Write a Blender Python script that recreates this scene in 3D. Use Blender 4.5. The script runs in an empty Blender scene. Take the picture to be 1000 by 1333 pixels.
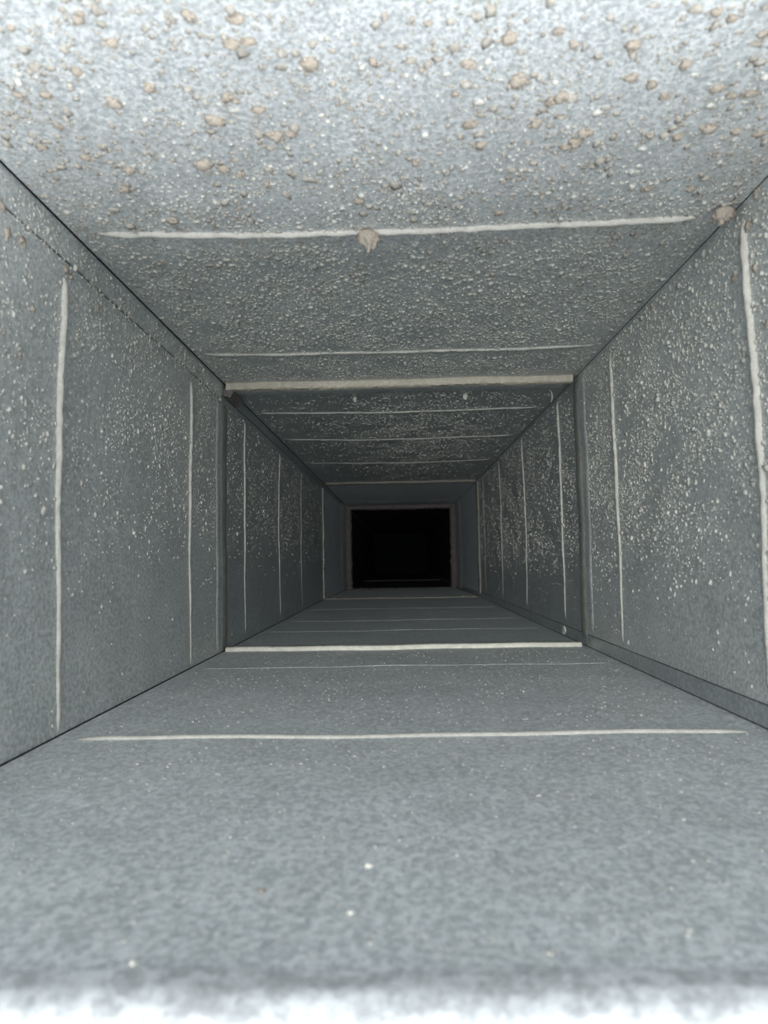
import bpy, bmesh, math, random
import numpy as np
from mathutils import Vector, Matrix, noise

# ---------------------------------------------------------------- camera
scene = bpy.context.scene
col = scene.collection
YAW, PITCH, ROLL, F_PX = -0.02303, 0.06996, -0.01787, 900.0


def view_axes(X, Y, Z):
    cy, sy = math.cos(YAW), math.sin(YAW)
    cp, sp = math.cos(PITCH), math.sin(PITCH)
    c, s = math.cos(ROLL), math.sin(ROLL)
    x = X * cy - Y * sy
    y = X * sy + Y * cy
    y2 = y * cp + Z * sp
    z2 = -y * sp + Z * cp
    return (x * c + z2 * s, -x * s + z2 * c, y2)        # right, up, forward


cam_data = bpy.data.cameras.new('camera')
cam = bpy.data.objects.new('camera', cam_data)
col.objects.link(cam)
ex, ey, ez = view_axes(1, 0, 0), view_axes(0, 1, 0), view_axes(0, 0, 1)
right = Vector((ex[0], ey[0], ez[0]))
up = Vector((ex[1], ey[1], ez[1]))
fwd = Vector((ex[2], ey[2], ez[2]))
m = Matrix.Identity(4)
for i in range(3):
    m[i][0], m[i][1], m[i][2] = right[i], up[i], -fwd[i]
cam.matrix_world = m
cam_data.sensor_fit = 'HORIZONTAL'
cam_data.sensor_width = 36.0
cam_data.lens = 36.0 * F_PX / 1000.0
cam_data.clip_start = 0.01
cam_data.dof.use_dof = True
cam_data.dof.focus_distance = 0.85
cam_data.dof.aperture_fstop = 15.0
scene.camera = cam

# ---------------------------------------------------------------- daylight and added lamps
world = bpy.data.worlds.new('daylight')
scene.world = world
world.use_nodes = True
bg = world.node_tree.nodes['Background']
bg.inputs['Color'].default_value = (0.85, 0.925, 1.0, 1)
bg.inputs['Strength'].default_value = 0.66

ld = bpy.data.lights.new('added_lamp_below', 'AREA')  # unseen lamp added below to brighten the front of the top sheet
ld.shape = 'RECTANGLE'
ld.size, ld.size_y = 1.4, 0.6
ld.energy = 37
ld.color = (0.92, 0.96, 1.0)
lo = bpy.data.objects.new('added_lamp_below', ld)
col.objects.link(lo)
lo.location = (0.36, -0.36, -1.0)
lo.rotation_euler = (math.pi, 0, 0)          # lies level, shining up into the mouth of the duct

lb = bpy.data.lights.new('added_lamp_behind', 'AREA')  # unseen lamp added behind the camera to light the deeper sections
lb.shape = 'RECTANGLE'
lb.size, lb.size_y = 1.5, 1.1
lb.energy = 84
lb.color = (0.98, 1.0, 0.99)
lw = bpy.data.objects.new('added_lamp_behind', lb)
col.objects.link(lw)
lw.location = (-0.15, -2.6, 0.15)
lw.rotation_euler = (Vector((0.0, 1.0, 0.06)) - Vector(lw.location)).to_track_quat('-Z', 'Y').to_euler()

scene.view_settings.view_transform = 'Standard'
scene.view_settings.look = 'None'
scene.view_settings.exposure = 0.45
scene.view_settings.gamma = 1.0
scene.view_settings.use_curve_mapping = False

# ---------------------------------------------------------------- materials
rnd = random.Random(7)
rng = np.random.default_rng(11)


def new_mat(name):
    mt = bpy.data.materials.new(name)
    mt.use_nodes = True
    nt = mt.node_tree
    return mt, nt, nt.nodes['Principled BSDF']


def nd(nt, t, **kw):
    n = nt.nodes.new(t)
    for k, v in kw.items():
        if k in n.inputs:
            n.inputs[k].default_value = v
        else:
            setattr(n, k, v)
    return n


def ramp(nt, src, stops):
    r = nt.nodes.new('ShaderNodeValToRGB')
    e = r.color_ramp.elements
    while len(e) < len(stops):
        e.new(0.5)
    for q, (p, c) in zip(e, stops):
        q.position = p
        q.color = (c[0], c[1], c[2], 1) if not isinstance(c, float) else (c, c, c, 1)
    nt.links.new(src, r.inputs[0])
    return r.outputs[0]


def mixc(nt, f, a, b, mode='MIX'):
    n = nt.nodes.new('ShaderNodeMix')
    n.data_type = 'RGBA'
    n.blend_type = mode
    for i, v in ((0, f), (6, a), (7, b)):
        if isinstance(v, bpy.types.NodeSocket):
            nt.links.new(v, n.inputs[i])
        else:
            n.inputs[i].default_value = v if i == 0 else (v[0], v[1], v[2], 1)
    return n.outputs[2]


def galvanized(name, dark, light, dust, film=0.35, metallic=0.8, rough=0.46, grain=1.0, fine=0.5):
    """Zinc coated sheet with fine grain, under a thin even film of pale dust."""
    mt, nt, p = new_mat(name)
    tc = nt.nodes.new('ShaderNodeTexCoord')
    obj_c = tc.outputs['Object']
    n1 = nd(nt, 'ShaderNodeTexNoise', Scale=330.0 * grain, Detail=3.0, Roughness=0.7)
    n2 = nd(nt, 'ShaderNodeTexNoise', Scale=26.0, Detail=4.0, Roughness=0.6)
    n3 = nd(nt, 'ShaderNodeTexNoise', Scale=1100.0, Detail=2.0, Roughness=0.7)
    vo = nd(nt, 'ShaderNodeTexVoronoi', Scale=420.0 * grain)
    for n in (n1, n2, n3, vo):
        nt.links.new(obj_c, n.inputs['Vector'])
    base = ramp(nt, n1.outputs[0], [(0.41, dark), (0.60, light)])
    base = mixc(nt, 0.5, base, ramp(nt, n2.outputs[0], [(0.36, 0.70), (0.62, 1.0)]), 'MULTIPLY')
    # fine dust grains
    g1 = ramp(nt, vo.outputs['Distance'], [(0.16, 1.0), (0.34, 0.0)])
    g2 = ramp(nt, n2.outputs[0], [(0.38, 0.0), (0.62, 1.0)])
    mul = nd(nt, 'ShaderNodeMath', operation='MULTIPLY')
    nt.links.new(g1, mul.inputs[0])
    nt.links.new(g2, mul.inputs[1])
    f3 = ramp(nt, n3.outputs[0], [(0.44, 0.0), (0.60, 1.0)])
    ad = nd(nt, 'ShaderNodeMath', operation='MULTIPLY_ADD')
    nt.links.new(mul.outputs[0], ad.inputs[0])
    ad.inputs[1].default_value = fine
    ad.inputs[2].default_value = film * 0.55
    ad2 = nd(nt, 'ShaderNodeMath', operation='MULTIPLY_ADD')
    nt.links.new(f3, ad2.inputs[0])
    ad2.inputs[1].default_value = film * 0.9
    nt.links.new(ad.outputs[0], ad2.inputs[2])
    ad2.use_clamp = True
    dustf = ad2.outputs[0]
    base = mixc(nt, dustf, base, dust)
    nt.links.new(base, p.inputs['Base Color'])
    inv = nd(nt, 'ShaderNodeMath', operation='MULTIPLY_ADD')
    nt.links.new(dustf, inv.inputs[0])
    inv.inputs[1].default_value = -metallic
    inv.inputs[2].default_value = metallic
    nt.links.new(inv.outputs[0], p.inputs['Metallic'])
    rr = nd(nt, 'ShaderNodeMath', operation='MULTIPLY_ADD')
    nt.links.new(dustf, rr.inputs[0])
    rr.inputs[1].default_value = 0.5
    rr.inputs[2].default_value = rough
    rr.use_clamp = True
    nt.links.new(rr.outputs[0], p.inputs['Roughness'])
    bp = nd(nt, 'ShaderNodeBump', Strength=0.35, Distance=0.0006)
    nt.links.new(dustf, bp.inputs['Height'])
    nt.links.new(bp.outputs[0], p.inputs['Normal'])
    return mt


def dusty(name, c1, c2, scale=500.0, rough=0.95, strength=0.6, mid=None):
    mt, nt, p = new_mat(name)
    tc = nt.nodes.new('ShaderNodeTexCoord')
    n1 = nd(nt, 'ShaderNodeTexNoise', Scale=scale, Detail=4.0, Roughness=0.7)
    n2 = nd(nt, 'ShaderNodeTexNoise', Scale=mid or scale / 6, Detail=2.0)
    for n in (n1, n2):
        nt.links.new(tc.outputs['Object'], n.inputs['Vector'])
    a = ramp(nt, n1.outputs[0], [(0.3, c1), (0.7, c2)])
    a = mixc(nt, 0.6, a, ramp(nt, n2.outputs[0], [(0.3, 0.7), (0.65, 1.0)]), 'MULTIPLY')
    nt.links.new(a, p.inputs['Base Color'])
    p.inputs['Roughness'].default_value = rough
    p.inputs['Specular IOR Level'].default_value = 0.1
    bp = nd(nt, 'ShaderNodeBump', Strength=strength, Distance=0.001)
    nt.links.new(n1.outputs[0], bp.inputs['Height'])
    nt.links.new(bp.outputs[0], p.inputs['Normal'])
    return mt


M = {}
DUSTC = (0.66, 0.66, 0.62)
M['ceiling'] = galvanized('galvanized_top', (0.40, 0.44, 0.46), (0.86, 0.89, 0.91), DUSTC, film=0.36, rough=0.40, fine=0.40)
M['wall'] = galvanized('galvanized_side', (0.42, 0.465, 0.48), (0.84, 0.88, 0.89), DUSTC, film=0.38, rough=0.36, fine=0.35)
M['floor'] = galvanized('galvanized_bottom', (0.42, 0.46, 0.475), (0.90, 0.93, 0.94), (0.62, 0.64, 0.63), film=0.42, rough=0.42, fine=0.35)
M['strip'] = galvanized('galvanized_lock', (0.42, 0.46, 0.475), (0.62, 0.66, 0.68), DUSTC, film=0.15, rough=0.36, fine=0.30)
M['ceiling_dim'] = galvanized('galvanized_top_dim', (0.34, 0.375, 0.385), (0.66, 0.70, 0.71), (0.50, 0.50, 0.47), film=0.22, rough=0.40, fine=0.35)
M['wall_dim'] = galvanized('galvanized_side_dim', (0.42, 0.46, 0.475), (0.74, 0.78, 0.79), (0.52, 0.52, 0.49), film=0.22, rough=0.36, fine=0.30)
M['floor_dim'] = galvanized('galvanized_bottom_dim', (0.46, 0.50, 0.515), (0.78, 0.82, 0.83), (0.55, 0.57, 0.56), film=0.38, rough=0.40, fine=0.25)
M['rim'] = galvanized('galvanized_rim', (0.40, 0.42, 0.43), (0.84, 0.87, 0.89), (0.5, 0.51, 0.51), film=0.40, rough=0.45, fine=0.2, grain=0.45)
M['inner'] = galvanized('galvanized_far', (0.60, 0.64, 0.66), (0.82, 0.86, 0.88), (0.64, 0.65, 0.65), film=0.34, rough=0.46, fine=0.1)
M['dark'] = galvanized('painted_depth_shade', (0.05, 0.055, 0.06), (0.09, 0.095, 0.10), (0.06, 0.06, 0.06), film=0.3, rough=0.6, fine=0.1)  # near-black colour stands in for the unlit depth
M['speck'] = dusty('pale_dust', (0.44, 0.425, 0.375), (0.64, 0.625, 0.575), 350.0)
M['line'] = dusty('cream_dust', (0.43, 0.415, 0.37), (0.64, 0.62, 0.57), 900.0)
M['tan'] = dusty('thick_tan_dust', (0.38, 0.345, 0.28), (0.56, 0.52, 0.44), 600.0)
M['cream'] = dusty('thick_cream_dust', (0.60, 0.575, 0.49), (0.80, 0.78, 0.70), 700.0)
M['lint'] = dusty('beige_grains', (0.27, 0.25, 0.215), (0.44, 0.41, 0.36), 350.0)
M['clump'] = dusty('beige_lint', (0.31, 0.265, 0.215), (0.48, 0.425, 0.36), 700.0, strength=0.9)
M['taupe'] = dusty('thin_taupe_dust', (0.22, 0.205, 0.175), (0.36, 0.34, 0.30), 500.0)
M['edge'] = dusty('grey_beige_film', (0.20, 0.20, 0.18), (0.30, 0.295, 0.27), 500.0)
M['gasket'] = dusty('brown_grey_fuzz', (0.13, 0.113, 0.11), (0.25, 0.222, 0.217), 400.0, strength=1.0)
M['shade'] = dusty('painted_shade_black', (0.012, 0.014, 0.018), (0.03, 0.033, 0.04), 300.0)  # darkness of crevices and far end put into the colour
M['flake'] = dusty('white_flake', (0.75, 0.72, 0.64), (0.9, 0.88, 0.8), 300.0)

# ---------------------------------------------------------------- helpers


def mesh_object(name, V, Fc, mat, parent=None, smooth=True):
    me = bpy.data.meshes.new(name)
    V = np.asarray(V, dtype=np.float32)
    off = np.array(parent.location) if parent is not None and parent.get('base') else np.zeros(3)
    if parent is not None and parent.parent is not None:
        off = np.zeros(3)
    me.from_pydata([tuple(v) for v in V], [], Fc)
    me.update()
    if smooth:
        me.polygons.foreach_set('use_smooth', [True] * len(me.polygons))
        me.set_sharp_from_angle(angle=math.radians(50))
    me.materials.append(mat)
    o = bpy.data.objects.new(name, me)
    col.objects.link(o)
    if parent is not None:
        o.parent = parent
        if parent.type == 'EMPTY':
            o.location = (-parent.location[0], -parent.location[1], -parent.location[2])
    return o


def tri_mesh(name, V, T, mat, parent=None, smooth=True):
    """fast path for many triangles"""
    me = bpy.data.meshes.new(name)
    V = np.ascontiguousarray(V, dtype=np.float32)
    T = np.ascontiguousarray(T, dtype=np.int32)
    me.vertices.add(len(V))
    me.vertices.foreach_set('co', V.ravel())
    me.loops.add(T.size)
    me.loops.foreach_set('vertex_index', T.ravel())
    me.polygons.add(len(T))
    me.polygons.foreach_set('loop_start', np.arange(0, T.size, 3, dtype=np.int32))
    me.polygons.foreach_set('loop_total', np.full(len(T), 3, dtype=np.int32))
    me.update(calc_edges=True)
    me.validate()
    if smooth:
        me.polygons.foreach_set('use_smooth', np.ones(len(T), dtype=bool))
    me.materials.append(mat)
    o = bpy.data.objects.new(name, me)
    col.objects.link(o)
    if parent is not None:
        o.parent = parent
        if parent.type == 'EMPTY':
            o.location = (-parent.location[0], -parent.location[1], -parent.location[2])
    return o


def thing(name, label, cat, loc, group=None):
    o = bpy.data.objects.new(name, None)
    o.empty_display_size = 0.02
    col.objects.link(o)
    o.location = loc
    o['label'] = label
    o['category'] = cat
    if group:
        o['group'] = group
    return o


# inner box of the duct: joints at these distances
Y0, J1, J2, J3, J4, J5 = 0.190, 0.870, 2.015, 2.850, 4.00, 6.00
XL, XR, ZT, ZB = -0.226, 0.230, 0.231, -0.1105
BEADS = {'top_panel': [0.462, 0.745, 1.052, 1.285, 1.60],
         'bottom_panel': [0.445, 0.735, 1.105, 1.290, 1.60],
         'left_panel': [0.456, 0.742, 1.003, 1.296, 1.585],
         'right_panel': [0.447, 0.737, 0.988, 1.285, 1.590]}
GAP = 0.0015
STRIP_L, STRIP_R = {0: 0.021, 1: 0.0145, 2: 0.012}, {0: 0.0145, 1: 0.0145, 2: 0.012}


def box_at(y):
    zb = ZB
    if y > J2:
        zb -= 0.008 * min(1.0, (y - J2) / 0.8)
    return XL, XR, ZT, zb


def swell(y):
    for a, b in ((0.0, J1), (J1, J2), (J2, J3), (J3, J4), (J4, J5)):
        if a <= y <= b:
            return math.sin(math.pi * (y - a) / (b - a)) ** 0.7
    return 0.0


def surf(side, u, y, lift=0.0):
    """point on a panel. u in 0..1 (left-right or bottom-top); lift goes into the duct."""
    xl, xr, zt, zb = box_at(y)
    s = math.sin(math.pi * min(max(u, 0), 1)) * swell(y)
    w = 0.0004 * math.sin(31 * y + 9 * u + len(side)) + 0.0003 * math.sin(17 * y - 23 * u)
    e = min(1.0, 8 * min(u, 1 - u)) if 0 < u < 1 else 0
    w *= e
    if side == 'top_panel':
        return (xl + (xr - xl) * u, y, zt - 0.0045 * s - lift - w)
    if side == 'bottom_panel':
        return (xl + (xr - xl) * u, y, zb + lift + w)
    if side == 'left_panel':
        return (xl - 0.003 * s + lift + w, y, zb + (zt - zb) * u)
    return (xr + 0.003 * s - lift - w, y, zb + (zt - zb) * u)


def panel(side, y0, y1, u0, u1, mat, parent, nu=16, th=0.0012, lift=0.0, dy=0.012, name=None):
    ny = max(2, int(round((y1 - y0) / dy)) + 1)
    ys = np.linspace(y0, y1, ny)
    us = np.linspace(u0, u1, nu)
    V = []
    for k in range(2):
        for y in ys:
            for u in us:
                V.append(surf(side, u, y, lift - k * th))
    Fc = []
    n = ny * nu
    flip = side in ('top_panel', 'left_panel')
    for k in range(2):
        for j in range(ny - 1):
            for i in range(nu - 1):
                a = k * n + j * nu + i
                q = (a, a + 1, a + nu + 1, a + nu)
                Fc.append(q if (k == 0) ^ flip else q[::-1])
    ring = [j * nu for j in range(ny)] + [(ny - 1) * nu + i for i in range(1, nu)] + \
           [j * nu + nu - 1 for j in range(ny - 2, -1, -1)] + [i for i in range(nu - 2, 0, -1)]
    for a, b in zip(ring, ring[1:] + ring[:1]):
        Fc.append((a, b, b + n, a + n))
    return mesh_object(name or side, V, Fc, mat, parent)


def rib(side, yc, u0, u1, w, h, mat, parent, name='bead', n=90, rag=0.15, u_fade=0.03, sink=0.0004, seed=0):
    # raised rib pressed into the sheet across a panel, tapering out at its ends; beads on the sides thin out below
    thin = side in ('left_panel', 'right_panel') and name == 'bead'
    prof = 7
    V, Fc = [], []
    for i in range(n):
        u = u0 + (u1 - u0) * i / (n - 1)
        t = math.sqrt(min(1.0, min(u - u0, u1 - u) / u_fade + 0.02))
        if thin:
            t *= 0.45 + 0.55 * min(1.0, max(0.0, (u - 0.08) / 0.5))
        rg = 1 + rag * noise.noise(Vector((u * 40, yc * 30 + seed, 0)))
        rg2 = 1 + 0.6 * rag * noise.noise(Vector((u * 90, yc * 50 + 7 + seed, 2)))
        dyc = 0.0012 * noise.noise(Vector((u * 3, yc * 9, 5)))
        for k in range(prof):
            a = math.pi * k / (prof - 1)
            V.append(surf(side, u, yc + dyc - 0.5 * w * math.cos(a) * (0.6 + 0.4 * t) * rg2,
                          -sink + (h * t * rg + sink) * math.sin(a)))
    for i in range(n - 1):
        for k in range(prof - 1):
            a = i * prof + k
            Fc.append((a, a + prof, a + prof + 1, a + 1))
        a = i * prof
        Fc.append((a, a + prof - 1, a + 2 * prof - 1, a + prof))
    Fc.append(tuple(range(prof)))
    Fc.append(tuple((n - 1) * prof + k for k in range(prof - 1, -1, -1)))
    return mesh_object(name, V, Fc, mat, parent)


def bar(side, y0, y1, u0, u1, h, mat, parent, name, n=100, rag=0.0006, seed=0, h0=-0.0005, taper=0.0):
    """flat folded strip across a panel, rounded towards the opening."""
    prof = [(y0, h0), (y0 - 0.0008, h * 0.35), (y0 - 0.0004, h * 0.75), (y0 + 0.0012, h), (y1 - 0.001, h * (1 - taper)), (y1, h * (1 - taper) * 0.8), (y1, h0)]
    m_ = len(prof)
    V, Fc = [], []
    for i in range(n):
        u = u0 + (u1 - u0) * i / (n - 1)
        for k, (y, z) in enumerate(prof):
            r = rag * noise.noise(Vector((u * 60, k * 1.7, seed)))
            r2 = rag * noise.noise(Vector((u * 70, k * 2.3, seed + 9)))
            V.append(surf(side, u, y + (r if k < 4 else 0), z + (r2 if 0 < k < 5 else 0)))
    for i in range(n - 1):
        for k in range(m_):
            a, b = i * m_ + k, i * m_ + (k + 1) % m_
            Fc.append((a, a + m_, b + m_, b))
    Fc.append(tuple(range(m_)))
    Fc.append(tuple((n - 1) * m_ + k for k in range(m_ - 1, -1, -1)))
    return mesh_object(name, V, Fc, mat, parent)


def box_mesh(name, p0, p1, mat, parent, seg=1):
    x0, y0, z0 = p0
    x1, y1, z1 = p1
    V = [(x, y, z) for x in (x0, x1) for y in (y0, y1) for z in (z0, z1)]
    Fc = [(0, 1, 3, 2), (4, 6, 7, 5), (0, 4, 5, 1), (2, 3, 7, 6), (0, 2, 6, 4), (1, 5, 7, 3)]
    return mesh_object(name, V, Fc, mat, parent, smooth=False)


def ico(sub):
    bm = bmesh.new()
    bmesh.ops.create_icosphere(bm, subdivisions=sub, radius=1.0)
    V = np.array([v.co[:] for v in bm.verts])
    T = np.array([[v.index for v in f.verts] for f in bm.faces])
    bm.free()
    return V, T


ICO_V, ICO_T = ico(1)


def speck_field(side, y0, y1, per_m2, med, parent, dens, seed, sigma=0.45, rmax=0.0034, mat='speck', lift=0.0):
    """thousands of little dust grains stuck to a panel"""
    r_ = np.random.default_rng(seed)
    width = (XR - XL) if side in ('top_panel', 'bottom_panel') else (ZT - ZB)
    n = int(per_m2 * width * (y1 - y0))
    u = r_.uniform(0.012, 0.988, n)
    y = r_.uniform(y0, y1, n)
    ph = r_.uniform(0, 6.28, 8)
    k = r_.uniform(15, 90, (8, 2)) * r_.choice([-1, 1], (8, 2))
    cl = sum(np.sin(k[i, 0] * u * width + k[i, 1] * y + ph[i]) for i in range(8)) / 8
    keep = r_.uniform(0, 1, n) < dens(u, y) * np.clip(0.75 + 1.3 * cl, 0.12, 1.0)
    u, y = u[keep], y[keep]
    n = len(u)
    r = np.clip(med * np.exp(sigma * r_.standard_normal(n)), med * 0.35, rmax)
    # local frame
    N = {'top_panel': (0, 0, -1), 'bottom_panel': (0, 0, 1), 'left_panel': (1, 0, 0), 'right_panel': (-1, 0, 0)}[side]
    ax = [i for i in range(3) if N[i] != 0][0]
    P = np.array([surf(side, a, b, lift) for a, b in zip(u, y)])
    sc = np.stack([r * r_.uniform(0.7, 1.3, n), r * r_.uniform(0.7, 1.3, n), r * r_.uniform(0.7, 1.3, n)], 1)
    sc[:, ax] = r * r_.uniform(0.45, 0.8, n)
    jit = 1 + 0.28 * r_.standard_normal((n, len(ICO_V)))[:, :, None]
    V = ICO_V[None] * sc[:, None, :] * jit + P[:, None, :]
    T = ICO_T[None] + (np.arange(n) * len(ICO_V))[:, None, None]
    o = tri_mesh('dust_specks', V.reshape(-1, 3), T.reshape(-1, 3), M[mat], parent)
    o['kind'] = 'stuff'
    return o


def sstep(x, a, b):
    t = np.clip((x - a) / (b - a), 0, 1)
    return t * t * (3 - 2 * t)


SIDES = ('top_panel', 'bottom_panel', 'left_panel', 'right_panel')
MATS = {'top_panel': 'ceiling', 'bottom_panel': 'floor', 'left_panel': 'wall', 'right_panel': 'wall'}


def duct_shell(parent, y0, y1, k, mats=None, dy=0.012):
    """four sheets, the lock strips on two corners, and the crevices between them"""
    mats = mats or {s: M[MATS[s]] for s in SIDES}
    W, H = XR - XL, ZT - ZB
    sl, sr = STRIP_L.get(k, 0.012), STRIP_R.get(k, 0.012)
    parts = {}
    parts['top_panel'] = panel('top_panel', y0, y1, 0.0031 / W, 1 - 0.0008 / W, mats['top_panel'], parent, dy=dy)
    parts['bottom_panel'] = panel('bottom_panel', y0, y1, GAP / W, 1 - GAP / W, mats['bottom_panel'], parent, dy=dy)
    parts['left_panel'] = panel('left_panel', y0, y1, 0.0005 / H, 1 - (sl + 0.0012) / H, mats['left_panel'], parent, dy=dy)
    parts['right_panel'] = panel('right_panel', y0, y1, (sr + 0.0006) / H, 1 - 0.0002 / H, mats['right_panel'], parent, dy=dy)
    panel('left_panel', y0, y1 - 0.001, 1 - sl / H, 1, M['strip'] if k else mats['left_panel'], parent, nu=4, lift=0.0012, th=0.0016, dy=dy, name='lock_strip')
    panel('right_panel', y0, y1 - 0.001, 0.0008 / H, sr / H, M['strip'], parent, nu=4, lift=0.0016, th=0.0016, dy=dy, name='lock_strip')
    # added backing round each corner, near-black to stand for crevice shade
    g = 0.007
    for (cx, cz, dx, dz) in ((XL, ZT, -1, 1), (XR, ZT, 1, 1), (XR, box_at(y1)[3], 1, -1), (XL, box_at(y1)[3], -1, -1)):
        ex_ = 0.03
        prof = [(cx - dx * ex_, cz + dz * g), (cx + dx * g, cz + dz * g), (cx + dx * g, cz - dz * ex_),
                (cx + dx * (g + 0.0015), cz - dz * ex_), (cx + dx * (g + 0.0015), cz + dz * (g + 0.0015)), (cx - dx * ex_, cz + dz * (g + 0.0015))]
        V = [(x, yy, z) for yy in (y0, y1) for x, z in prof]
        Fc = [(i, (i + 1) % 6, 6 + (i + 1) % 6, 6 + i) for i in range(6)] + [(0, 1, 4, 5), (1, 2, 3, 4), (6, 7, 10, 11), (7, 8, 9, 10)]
        mesh_object('crevice_backing', V, Fc, M['shade'], parent, smooth=False)
    return parts


# ================================================================= SECTION 1 (nearest the camera)
s1 = thing('duct_section', 'nearest galvanized duct section, speckled, from the bright rolled rim to the cream-edged first joint', 'air duct', (0.0, Y0, ZB))
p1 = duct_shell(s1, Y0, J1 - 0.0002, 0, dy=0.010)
W_, H_ = XR - XL, ZT - ZB

# beads pressed across the sheets
rib('top_panel', 0.462, 0.045, 0.955, 0.0052, 0.0030, M['line'], p1['top_panel'], rag=0.35)
rib('top_panel', 0.745, 0.03, 0.97, 0.0042, 0.0022, M['line'], p1['top_panel'], rag=0.35)
rib('bottom_panel', 0.445, 0.04, 0.965, 0.0050, 0.0018, M['line'], p1['bottom_panel'], rag=0.1)
rib('bottom_panel', 0.735, 0.03, 0.97, 0.0040, 0.0006, M['floor'], p1['bottom_panel'], rag=0.1)
rib('left_panel', 0.456, 0.008, 0.90, 0.0050, 0.0030, M['line'], p1['left_panel'], rag=0.3)
rib('left_panel', 0.742, 0.01, 0.91, 0.0045, 0.0024, M['line'], p1['left_panel'], rag=0.3)
rib('right_panel', 0.447, 0.065, 0.965, 0.0055, 0.0032, M['line'], p1['right_panel'], rag=0.3)
rib('right_panel', 0.737, 0.060, 0.965, 0.0050, 0.0026, M['line'], p1['right_panel'], rag=0.3)
# broad soft folds just before the joint
rib('left_panel', 0.852, 0.01, 0.93, 0.016, 0.0012, M['wall'], p1['left_panel'], name='fold', rag=0.1)
rib('right_panel', 0.850, 0.06, 0.99, 0.016, 0.0014, M['wall'], p1['right_panel'], name='fold', rag=0.1)


def rim_side(side, u0, u1):
    """rolled edge of the opening: a quarter bend and a flange turned outwards"""
    prof = [(Y0 + 0.004, 0.0004)]
    R = 0.009
    for k in range(9):
        a = math.pi / 2 * k / 8
        prof.append((Y0 - R * math.sin(a), 0.0004 - R * (1 - math.cos(a))))
    prof += [(Y0 - R - 0.0006, -0.030), (Y0 - R + 0.0014, -0.0303), (Y0 - R + 0.0014, -R - 0.001), (Y0 - 0.002, -0.0022), (Y0 + 0.004, -0.0014)]
    n, m_ = 60, len(prof)
    V, Fc = [], []
    for i in range(n):
        u = u0 + (u1 - u0) * i / (n - 1)
        for k, (y, z) in enumerate(prof):
            p = list(surf(side, min(max(u, 0), 1), Y0, 0))
            xl, xr, zt, zb = box_at(Y0)
            if side in ('top_panel', 'bottom_panel'):
                p[0] = xl + (xr - xl) * u
                if side == 'bottom_panel' and k:
                    y = y + 0.004 * (u - 0.35) - 0.0026
            else:
                p[2] = zb + (zt - zb) * u
            dz = 0.0013 * noise.noise(Vector((u * 14, k * 0.12, len(side)))) * min(1, k / 4)
            ax, sg = {'top_panel': (2, -1), 'bottom_panel': (2, 1), 'left_panel': (0, 1), 'right_panel': (0, -1)}[side]
            p[ax] += sg * (z + dz)
            p[1] = y + dz
            V.append(tuple(p))
    for i in range(n - 1):
        for k in range(m_):
            a, b = i * m_ + k, i * m_ + (k + 1) % m_
            Fc.append((a, a + m_, b + m_, b))
    Fc.append(tuple(range(m_)))
    Fc.append(tuple((n - 1) * m_ + k for k in range(m_ - 1, -1, -1)))
    return mesh_object('rolled_rim', V, Fc, M['rim'], s1)


rim_side('top_panel', 0.0, 1.0)
rim_side('bottom_panel', 0.0, 1.0)
rim_side('left_panel', 0.0, 1.0)
rim_side('right_panel', 0.0, 1.0)

# fine dust grains on its sheets
speck_field('top_panel', 0.30, J1 - 0.01, 190000, 0.00068, p1['top_panel'], lambda u, y: 0.12 + 0.88 * sstep(y, 0.34, 0.52), 1, sigma=0.5, rmax=0.0026)
speck_field('top_panel', 0.22, 0.66, 60000, 0.00085, p1['top_panel'], lambda u, y: 1 - 0.85 * sstep(y, 0.36, 0.62), 11, sigma=0.55, rmax=0.0032, mat='lint')
speck_field('left_panel', 0.34, J1 - 0.01, 110000, 0.00062, p1['left_panel'],
            lambda u, y: (0.03 + 0.97 * sstep(u, 0.22, 0.75)), 2, sigma=0.5, rmax=0.0026)
speck_field('left_panel', 0.34, J1 - 0.01, 160000, 0.00062, p1['left_panel'], lambda u, y: np.where(u > 0.925, 1.0, 0.0), 12, sigma=0.5, rmax=0.0022, lift=0.0012)
speck_field('right_panel', 0.34, J1 - 0.01, 150000, 0.00070, p1['right_panel'],
            lambda u, y: np.where(u > 0.06, 1, 0) * (0.04 + 0.96 * sstep(u, 0.16, 0.55)), 3, sigma=0.5, rmax=0.0026)
speck_field('bottom_panel', 0.20, J1 - 0.01, 26000, 0.00040, p1['bottom_panel'], lambda u, y: 0.5 + 0.5 * u, 4, sigma=0.4, rmax=0.0012)

# ================================================================= SECTION 2
s2 = thing('duct_section', 'second duct section, darker grey, starting at the cream strips of the first joint', 'air duct', (0.0, J1, ZB))
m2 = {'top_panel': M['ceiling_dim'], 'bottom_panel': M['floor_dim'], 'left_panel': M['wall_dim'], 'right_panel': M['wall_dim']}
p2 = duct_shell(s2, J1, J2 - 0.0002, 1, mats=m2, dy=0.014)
for (y, w, h) in ((1.052, 0.0040, 0.0018), (1.285, 0.0036, 0.0016), (1.60, 0.0036, 0.0014), (0.930, 0.003, 0.0010)):
    rib('top_panel', y, 0.03, 0.97, w, h, M['line'] if y > 1.0 else M['ceiling'], p2['top_panel'], rag=0.35)
for (y, w, h) in ((1.105, 0.004, 0.0006), (1.290, 0.004, 0.0006), (1.60, 0.004, 0.0006)):
    rib('bottom_panel', y, 0.03, 0.97, w, h, M['floor'], p2['bottom_panel'])
for (y, w, h) in ((1.003, 0.0036, 0.0020), (1.296, 0.0036, 0.0018), (1.585, 0.0034, 0.0012)):
    rib('left_panel', y, 0.03, 0.93, w, h, M['line'], p2['left_panel'], rag=0.3)
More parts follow.
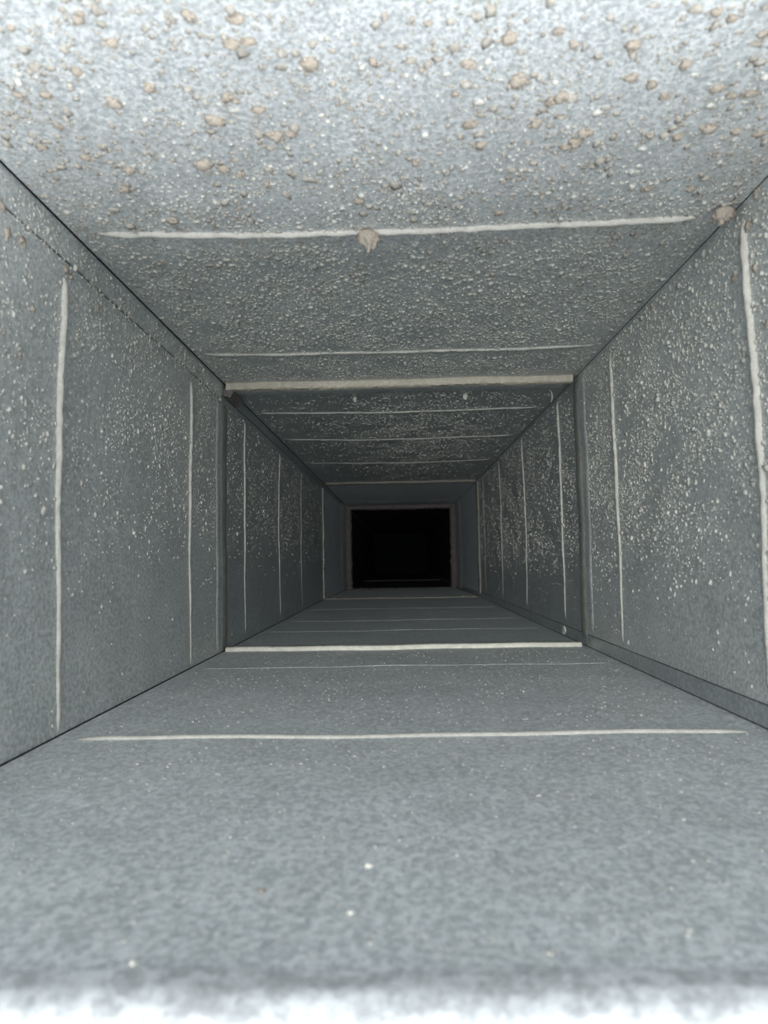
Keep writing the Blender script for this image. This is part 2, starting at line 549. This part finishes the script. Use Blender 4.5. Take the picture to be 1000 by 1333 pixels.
for (y, w, h) in ((0.988, 0.0045, 0.0024), (1.285, 0.0040, 0.0020), (1.590, 0.0036, 0.0016), (1.90, 0.003, 0.0010)):
    rib('right_panel', y, 0.07, 0.98, w, h, M['line'], p2['right_panel'], rag=0.3)
# slip joint that clasps section 1: each side its own folded strip
a = bar('top_panel', J1 + 0.000, J1 + 0.012, 0.012, 0.985, 0.0085, M['tan'], s2, 'slip_strip', rag=0.0012, seed=1)
a['label'] = 'cream dusty strip along the top'
a = bar('bottom_panel', J1 + 0.000, J1 + 0.010, 0.010, 0.982, 0.0052, M['cream'], s2, 'slip_strip', rag=0.0004, seed=2)
a['label'] = 'bright cream strip along the floor'
bar('top_panel', J1 + 0.012, J1 + 0.052, 0.020, 0.975, 0.0050, M['ceiling'], s2, 'slip_tail', rag=0.0003, seed=3, taper=0.3)
bar('bottom_panel', J1 + 0.010, J1 + 0.050, 0.012, 0.955, 0.0032, M['floor'], s2, 'slip_tail', rag=0.0002, seed=4, taper=0.3)
rib('left_panel', J1 + 0.014, 0.006, 0.925, 0.026, 0.0009, M['edge'], s2, name='drive_cleat', rag=0.12, u_fade=0.02)
rib('right_panel', J1 + 0.014, 0.012, 0.985, 0.026, 0.0020, M['edge'], s2, name='drive_cleat', rag=0.12, u_fade=0.02)
# bent tab of the cleat, folded over the upper left corner
tab = mesh_object('folded_tab', [(-0.2245, J1 + 0.006, 0.2260), (-0.2235, J1 + 0.075, 0.2275), (-0.2150, J1 + 0.085, 0.2275), (-0.2130, J1 + 0.012, 0.2235),
                                 (-0.2245, J1 + 0.006, 0.2160), (-0.2240, J1 + 0.070, 0.2150), (-0.2190, J1 + 0.080, 0.2190), (-0.2180, J1 + 0.012, 0.2150)],
                  [(0, 1, 2, 3), (7, 6, 5, 4), (0, 4, 5, 1), (1, 5, 6, 2), (2, 6, 7, 3), (3, 7, 4, 0)], M['gasket'], s2, smooth=False)

speck_field('top_panel', J1 + 0.055, J2 - 0.01, 85000, 0.0008, p2['top_panel'],
            lambda u, y: (0.25 + 0.75 * np.exp(-((u - 0.58) / 0.28) ** 2)) * (1 - 0.75 * sstep(y, 1.2, 1.9)), 5)
speck_field('left_panel', J1 + 0.03, J2 - 0.01, 50000, 0.0007, p2['left_panel'],
            lambda u, y: np.where(u < 0.93, 1, 0) * (0.02 + sstep(u, 0.25, 0.6)) * (1 - 0.7 * sstep(y, 1.3, 1.9)), 6)
speck_field('right_panel', J1 + 0.03, J2 - 0.01, 75000, 0.0007, p2['right_panel'],
            lambda u, y: np.where(u > 0.07, 1, 0) * (0.04 + sstep(u, 0.18, 0.42) * (1 - 0.35 * sstep(u, 0.75, 1.0))) * (1 - 0.45 * sstep(y, 1.3, 1.9)), 7)

# ================================================================= SECTION 3
s3 = thing('duct_section', 'third duct section, dark bluish grey and smooth, framing the fuzzy-edged black opening', 'air duct', (0.0, J2, ZB))
mi = {s: M['inner'] for s in SIDES}
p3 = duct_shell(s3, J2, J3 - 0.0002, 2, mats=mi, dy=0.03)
a = bar('top_panel', J2, J2 + 0.016, 0.02, 0.985, 0.0060, M['taupe'], s3, 'slip_strip', rag=0.0015, seed=11)
bar('bottom_panel', J2, J2 + 0.014, 0.01, 0.975, 0.0035, M['taupe'], s3, 'slip_strip', rag=0.0016, seed=12)
a = bar('left_panel', J2 - 0.004, J2 + 0.020, 0.006, 0.955, 0.0030, M['line'], s3, 'drive_cleat', rag=0.0030, seed=13)
a['label'] = 'pale ragged edge on the left'
bar('right_panel', J2 - 0.004, J2 + 0.020, 0.03, 0.985, 0.0046, M['taupe'], s3, 'drive_cleat', rag=0.0016, seed=14)
# the last stretch of the sheets curves inwards to the next frame
for side in SIDES:
    rib(side, J3 - 0.12, 0.01, 0.99, 0.22, 0.0045, M['inner'], p3[side], name='curved_edge', n=40, rag=0.1, u_fade=0.02)

# ================================================================= SECTION 4 and 5, darkness painted into the sheets
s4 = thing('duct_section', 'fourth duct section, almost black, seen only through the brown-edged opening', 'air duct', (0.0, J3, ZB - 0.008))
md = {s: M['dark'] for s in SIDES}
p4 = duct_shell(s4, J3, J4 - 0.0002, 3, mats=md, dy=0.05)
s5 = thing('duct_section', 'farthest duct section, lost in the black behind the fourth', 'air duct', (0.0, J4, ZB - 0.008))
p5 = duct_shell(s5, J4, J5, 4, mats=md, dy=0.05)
bar('bottom_panel', J4, J4 + 0.016, 0.02, 0.98, 0.005, M['gasket'], s5, 'slip_strip', rag=0.001, seed=21)
box_mesh('dark_end_sheet', (XL - 0.02, J5, ZB - 0.03), (XR + 0.02, J5 + 0.0015, ZT + 0.02), M['shade'], s5)  # added black sheet, painted as the darkness at the far end


def fuzzy_side(side, depth, name='gasket', seed=0):
    """thick ragged gasket lip standing in from the sheet"""
    n, prof = 120, [(J3 - 0.004, -0.001), (J3 - 0.010, 0.35), (J3 - 0.008, 0.75), (J3 + 0.004, 1.0), (J3 + 0.020, 0.9), (J3 + 0.026, 0.3), (J3 + 0.026, -0.001)]
    V, Fc = [], []
    m_ = len(prof)
    for i in range(n):
        u = 0.004 + 0.992 * i / (n - 1)
        for k, (y, h) in enumerate(prof):
            hh = max(h, -0.001) * depth if h > 0 else h
            if h > 0:
                hh += 0.0035 * noise.noise(Vector((u * 45, k * 0.8, seed))) + 0.002 * noise.noise(Vector((u * 160, k, seed)))
            V.append(surf(side, u, y + (0.004 * noise.noise(Vector((u * 60, k, seed + 3))) if h > 0 else 0), hh))
    for i in range(n - 1):
        for k in range(m_):
            a, b = i * m_ + k, i * m_ + (k + 1) % m_
            Fc.append((a, a + m_, b + m_, b))
    Fc.append(tuple(range(m_)))
    Fc.append(tuple((n - 1) * m_ + k for k in range(m_ - 1, -1, -1)))
    return mesh_object(name, V, Fc, M['gasket'], s4)


fuzzy_side('top_panel', 0.022, seed=1)
fuzzy_side('left_panel', 0.026, seed=2)
fuzzy_side('right_panel', 0.026, seed=3)
fuzzy_side('bottom_panel', 0.006, seed=4)

# ================================================================= LINT CLUMPS stuck to the sheets
ICO3 = ico(3)
ICO2 = ico(2)


def clump_mesh(r, normal_axis, squash, seed, lobes=3, spread=0.7, rough=0.6):
    V0, T0 = ICO3 if lobes < 3 else ICO2
    Vs, Ts = [], []
    rr = random.Random(seed)
    for q in range(lobes):
        s = r * (1.0 if q == 0 else rr.uniform(0.28, 0.62))
        V = V0.copy()
        d = np.array([1 + rough * (noise.noise(Vector(v) * 1.7 + Vector((seed, q, 0))) + 0.6 * noise.noise(Vector(v) * 4.3 + Vector((q, seed, 3)))) for v in V])
        V = V * d[:, None] * s
        V[:, normal_axis] *= squash
        V[:, (normal_axis + 1) % 3] *= rr.uniform(0.7, 1.4)
        if q:
            a = rr.uniform(0, 6.28)
            o_ = [0, 0, 0]
            ax2 = [i for i in range(3) if i != normal_axis]
            o_[ax2[0]] = math.cos(a) * r * spread * rr.uniform(0.8, 1.5)
            o_[ax2[1]] = math.sin(a) * r * spread * rr.uniform(0.8, 1.5)
            V = V + np.array(o_)
        Ts.append(T0 + len(V0) * q)
        Vs.append(V)
    return np.concatenate(Vs), np.concatenate(Ts)


def clump(side, u_or_x, y, diam, seed, label, group=None, squash=0.55, lobes=None, mat='clump', name='dust_clump', cat='dust clump'):
    r = diam / 2
    xl, xr, zt, zb = box_at(y)
    u = (u_or_x - xl) / (xr - xl) if side in ('top_panel', 'bottom_panel') else (u_or_x - zb) / (zt - zb)
    ax = 2 if side in ('top_panel', 'bottom_panel') else 0
    V, T = clump_mesh(r * 0.8, ax, squash, seed, lobes or rnd.choice((5, 6, 7, 9)))
    o = tri_mesh(name, V, T, M[mat])
    o.location = surf(side, u, y, 0.0005)
    o['label'] = label
    o['category'] = cat
    if group:
        o['group'] = group
    return o


CEIL = [
    # millimetres across, millimetres deep, tenths of a millimetre wide
    (-131, 271, 31), (-122, 284, 36), (-84, 270, 37), (-65, 272, 31), (-37, 299, 48), (-70, 286, 40),
    (-62, 285, 29), (-8, 300, 33), (-145, 301, 32), (-116, 313, 40), (-168, 317, 33), (-182, 317, 26),
    (-137, 323, 49), (-81, 321, 41), (-77, 324, 26), (-91, 339, 56), (-67, 331, 39), (-62, 353, 54),
    (-54, 351, 37), (-108, 378, 62), (-98, 383, 44), (-90, 389, 35), (-153, 383, 49), (-174, 341, 32),
    (-192, 359, 34), (-173, 370, 35), (-164, 403, 38), (-76, 399, 33), (-22, 420, 39), (-148, 444, 46),
    (-161, 275, 22), (-128, 268, 19), (16, 279, 20), (9, 276, 16), (52, 289, 44), (36, 304, 36),
    (60, 316, 56), (83, 329, 50), (79, 332, 39), (14, 307, 21), (108, 296, 41), (137, 310, 43),
    (138, 280, 30), (146, 284, 23), (164, 294, 28), (73, 286, 24), (81, 294, 28), (114, 317, 37),
    (135, 332, 31), (126, 323, 34), (160, 329, 38), (170, 335, 28), (179, 334, 32), (41, 348, 37),
    (75, 349, 46), (103, 358, 47), (100, 366, 52), (96, 370, 35), (170, 361, 51), (156, 367, 39),
    (140, 364, 34), (187, 366, 35), (201, 369, 39), (48, 366, 43), (31, 324, 24), (158, 421, 39),
    (13, 380, 36), (187, 425, 35), (69, 442, 36)]
LEFT = [(380, 208, 54), (388, 196, 45), (404, 198, 42), (457, 203, 42), (464, 201, 38), (505, 193, 36), (418, 161, 34), (406, 128, 29)]
RIGHT = [(441, 213, 52), (463, 187, 43), (437, 183, 41), (611, 224, 43), (452, 208, 37), (428, 228, 45), (428, 143, 40)]
CEIL = [(a / 1000, b / 1000, c / 10) for a, b, c in CEIL]
LEFT = [(a / 1000, b / 1000, c / 10) for a, b, c in LEFT]
RIGHT = [(a / 1000, b / 1000, c / 10) for a, b, c in RIGHT]
COLS = ((-0.150, 'far left'), (-0.100, 'left'), (-0.040, 'centre left'), (0.030, 'centre'), (0.085, 'centre right'), (0.135, 'right'), (9, 'far right'))
ROWS = ((0.295, 'at the front edge of view'), (0.335, 'a little behind the front edge'), (0.375, 'midway to the first bead'), (9, 'just before the first bead'))


def wide(y):                      # the cells widen with distance like the view does
    return 0.60 + 0.40 * y / 0.30


cells = {}
for i, (x, y, d) in enumerate(CEIL):
    c_ = [k for k, (lim, _) in enumerate(COLS) if x / wide(y) < lim][0]
    r_ = [k for k, (lim, _) in enumerate(ROWS) if y < lim][0]
    cells.setdefault((c_, r_), []).append((d, x, y, i))
rest = []
for (c_, r_), lst in sorted(cells.items()):
    lst.sort(reverse=True)
    place = 'top sheet, ' + COLS[c_][1] + ', ' + ROWS[r_][1]
    for q, (d, x, y, i) in enumerate(lst):
        if q > 1:
            rest.append((x, y, d, i))
            continue
        lead = 'beige lint lump on ' if len(lst) == 1 else ('larger beige lint lump on ' if q == 0 else 'smaller beige lint lump on ')
        clump('top_panel', x, y, d / 1000 * 1.75, 100 + i, lead + place, 'lint lumps on the near top sheet')
Vs, Ts, nv = [], [], 0
for x, y, d, i in rest:
    V, T = clump_mesh(d / 1000 * 0.8, 2, 0.55, 100 + i, 2)
    V = V + np.array(surf('top_panel', (x - XL) / (XR - XL), y, 0.0004))
    Vs.append(V)
    Ts.append(T + nv)
    nv += len(V)
tri_mesh('lint_crumbs', np.concatenate(Vs), np.concatenate(Ts), M['clump'], p1['top_panel'])['kind'] = 'stuff'
LEFT_LB = ['large beige lint lump at the left photo edge under the lock strip', 'lint lump just below the large one at the left photo edge',
           'lint lump right of the left photo edge, above the left side bead', 'lint lump hanging right beside the top end of the left bead',
           'smaller lint lump behind the top end of the left bead', 'small lint lump below the lock strip, behind the first left bead',
           'small lint lump left of the first left bead, a quarter way down', 'small lint lump near the left photo edge, a third way down']
RIGHT_LB = ['elongated lint lump at the top end of the right side bead', 'lint lump just left of the upper part of the right bead',
            'lint lump just right of the upper part of the right bead', 'small lint lump high on the right sheet, mid way to the first joint',
            'lint lump touching the right bead under its top end', 'lint lump above the top end of the right bead', 'lint lump at the right photo edge beside the bead']
for i, (y, z, d) in enumerate(LEFT):
    clump('left_panel', z, y, d / 1000 * 1.5, 300 + i, LEFT_LB[i], 'lint lumps on the left side sheet')
for i, (y, z, d) in enumerate(RIGHT):
    clump('right_panel', z, y, d / 1000 * 1.4, 400 + i, RIGHT_LB[i], 'lint lumps on the right side sheet')


def tuft(name, x, y, z, w, h, label, cat, mat='clump', lean=0.0, seed=0, flat=0.7):
    """hanging cone of lint, broad where it sticks to the sheet"""
    V0, T0 = ICO3
    V = V0.copy()
    out = []
    for v in V:
        t = (1 - v[2]) / 2                       # 0 at root, 1 at tip
        rad = 1 - 0.62 * max(0.0, t - 0.35) / 0.65
        n_ = 1 + 0.30 * noise.noise(Vector(v) * 2.1 + Vector((seed, 0, 0))) + 0.15 * noise.noise(Vector(v) * 6 + Vector((0, seed, 0)))
        out.append((v[0] * w / 2 * rad * n_ + lean * t, v[1] * w / 2 * flat * rad * n_, -t * h * n_ + 0.0006))
    o = tri_mesh(name, np.array(out), T0, M[mat])
    o.location = (x, y, z)
    o['label'] = label
    o['category'] = cat
    return o


zt_ = surf('top_panel', 0.45, 0.462)[2]
tuft('dust_clump', -0.019, 0.460, zt_, 0.017, 0.015, 'big beige lint plug hanging midway along the first top bead', 'dust clump', lean=0.002, seed=3)
tuft('dust_clump', 0.2205, 0.450, surf('top_panel', 0.97, 0.45)[2], 0.015, 0.013, 'big beige lint plug in the upper right corner, ending the first top bead', 'dust clump', lean=-0.003, seed=8)
tuft('lint_tuft', -0.060, 0.955, surf('top_panel', 0.36, 0.955)[2], 0.0065, 0.009, 'left one of two small pale tufts hanging behind the tan strip of the first joint', 'lint tuft', 'speck', seed=5)
tuft('lint_tuft', 0.094, 0.950, surf('top_panel', 0.70, 0.950)[2], 0.0075, 0.009, 'right one of two small pale tufts hanging behind the tan strip of the first joint', 'lint tuft', 'speck', seed=6)

# curled strand in the upper right corner behind the joint
V, Fc = [], []
n = 24
for i in range(n):
    a = -1.2 + 2.4 * i / (n - 1)
    c = (0.207 + 0.004 * math.cos(a), 0.935 + 0.002 * i / n, 0.2195 + 0.009 * math.sin(a))
    for k in range(6):
        b = 2 * math.pi * k / 6
        rr_ = 0.0007 * (1.2 if 5 < i < 18 else 0.8)
        V.append((c[0] + rr_ * math.cos(b) * math.cos(a), c[1] + rr_ * math.sin(b), c[2] + rr_ * math.cos(b) * math.sin(a)))
for i in range(n - 1):
    for k in range(6):
        Fc.append((i * 6 + k, i * 6 + (k + 1) % 6, (i + 1) * 6 + (k + 1) % 6, (i + 1) * 6 + k))
Fc += [tuple(range(6)), tuple((n - 1) * 6 + k for k in range(5, -1, -1))]
o = mesh_object('lint_strand', V, Fc, M['line'])
o['label'] = 'short curled pale strand hanging in the upper right corner behind the first joint'
o['category'] = 'lint strand'

# pale flake lying on the lock strip, lower right
bm = bmesh.new()
pts = [(-0.010, -0.002), (-0.004, -0.005), (0.004, -0.004), (0.011, -0.001), (0.006, 0.003), (-0.003, 0.004)]
t_ = [bm.verts.new((p[0] * 1.0, p[1] * 1.4, 0.0012 + 0.0006 * math.sin(i * 2.1))) for i, p in enumerate(pts)]
b_ = [bm.verts.new((p[0] * 1.0, p[1] * 1.4, 0.0)) for p in pts]
bm.faces.new(t_)
bm.faces.new(b_[::-1])
for i in range(6):
    bm.faces.new((b_[i], b_[(i + 1) % 6], t_[(i + 1) % 6], t_[i]))
me = bpy.data.meshes.new('paint_flake')
bm.to_mesh(me)
bm.free()
me.materials.append(M['flake'])
o = bpy.data.objects.new('paint_flake', me)
col.objects.link(o)
o.location = (0.2285, 0.99, -0.1015)
o.rotation_euler = (0, math.radians(-90), math.radians(0))
o.rotation_euler = (math.radians(90), 0, math.radians(-90))
o['label'] = 'small bright white flake stuck low on the right side just behind the first joint'
o['category'] = 'flake'

# a few loose crumbs on the floor sheet
for i, (x, y, d, lb) in enumerate(((-0.049, 0.240, 0.0022, 'tiny tan crumb on the near floor sheet, left of centre'),
                                   (-0.014, 0.259, 0.0032, 'bright white crumb in the middle of the near floor sheet'),
                                   (-0.018, 0.226, 0.0024, 'pale crumb on the floor nearer the rim than the bright white crumb'),
                                   (-0.076, 0.197, 0.0030, 'pale oval crumb beside the rolled rim at lower left'))):
    clump('bottom_panel', x, y, d, 500 + i, lb, squash=0.5, lobes=1, mat='flake' if i else 'clump', name='dust_crumb', cat='crumb')
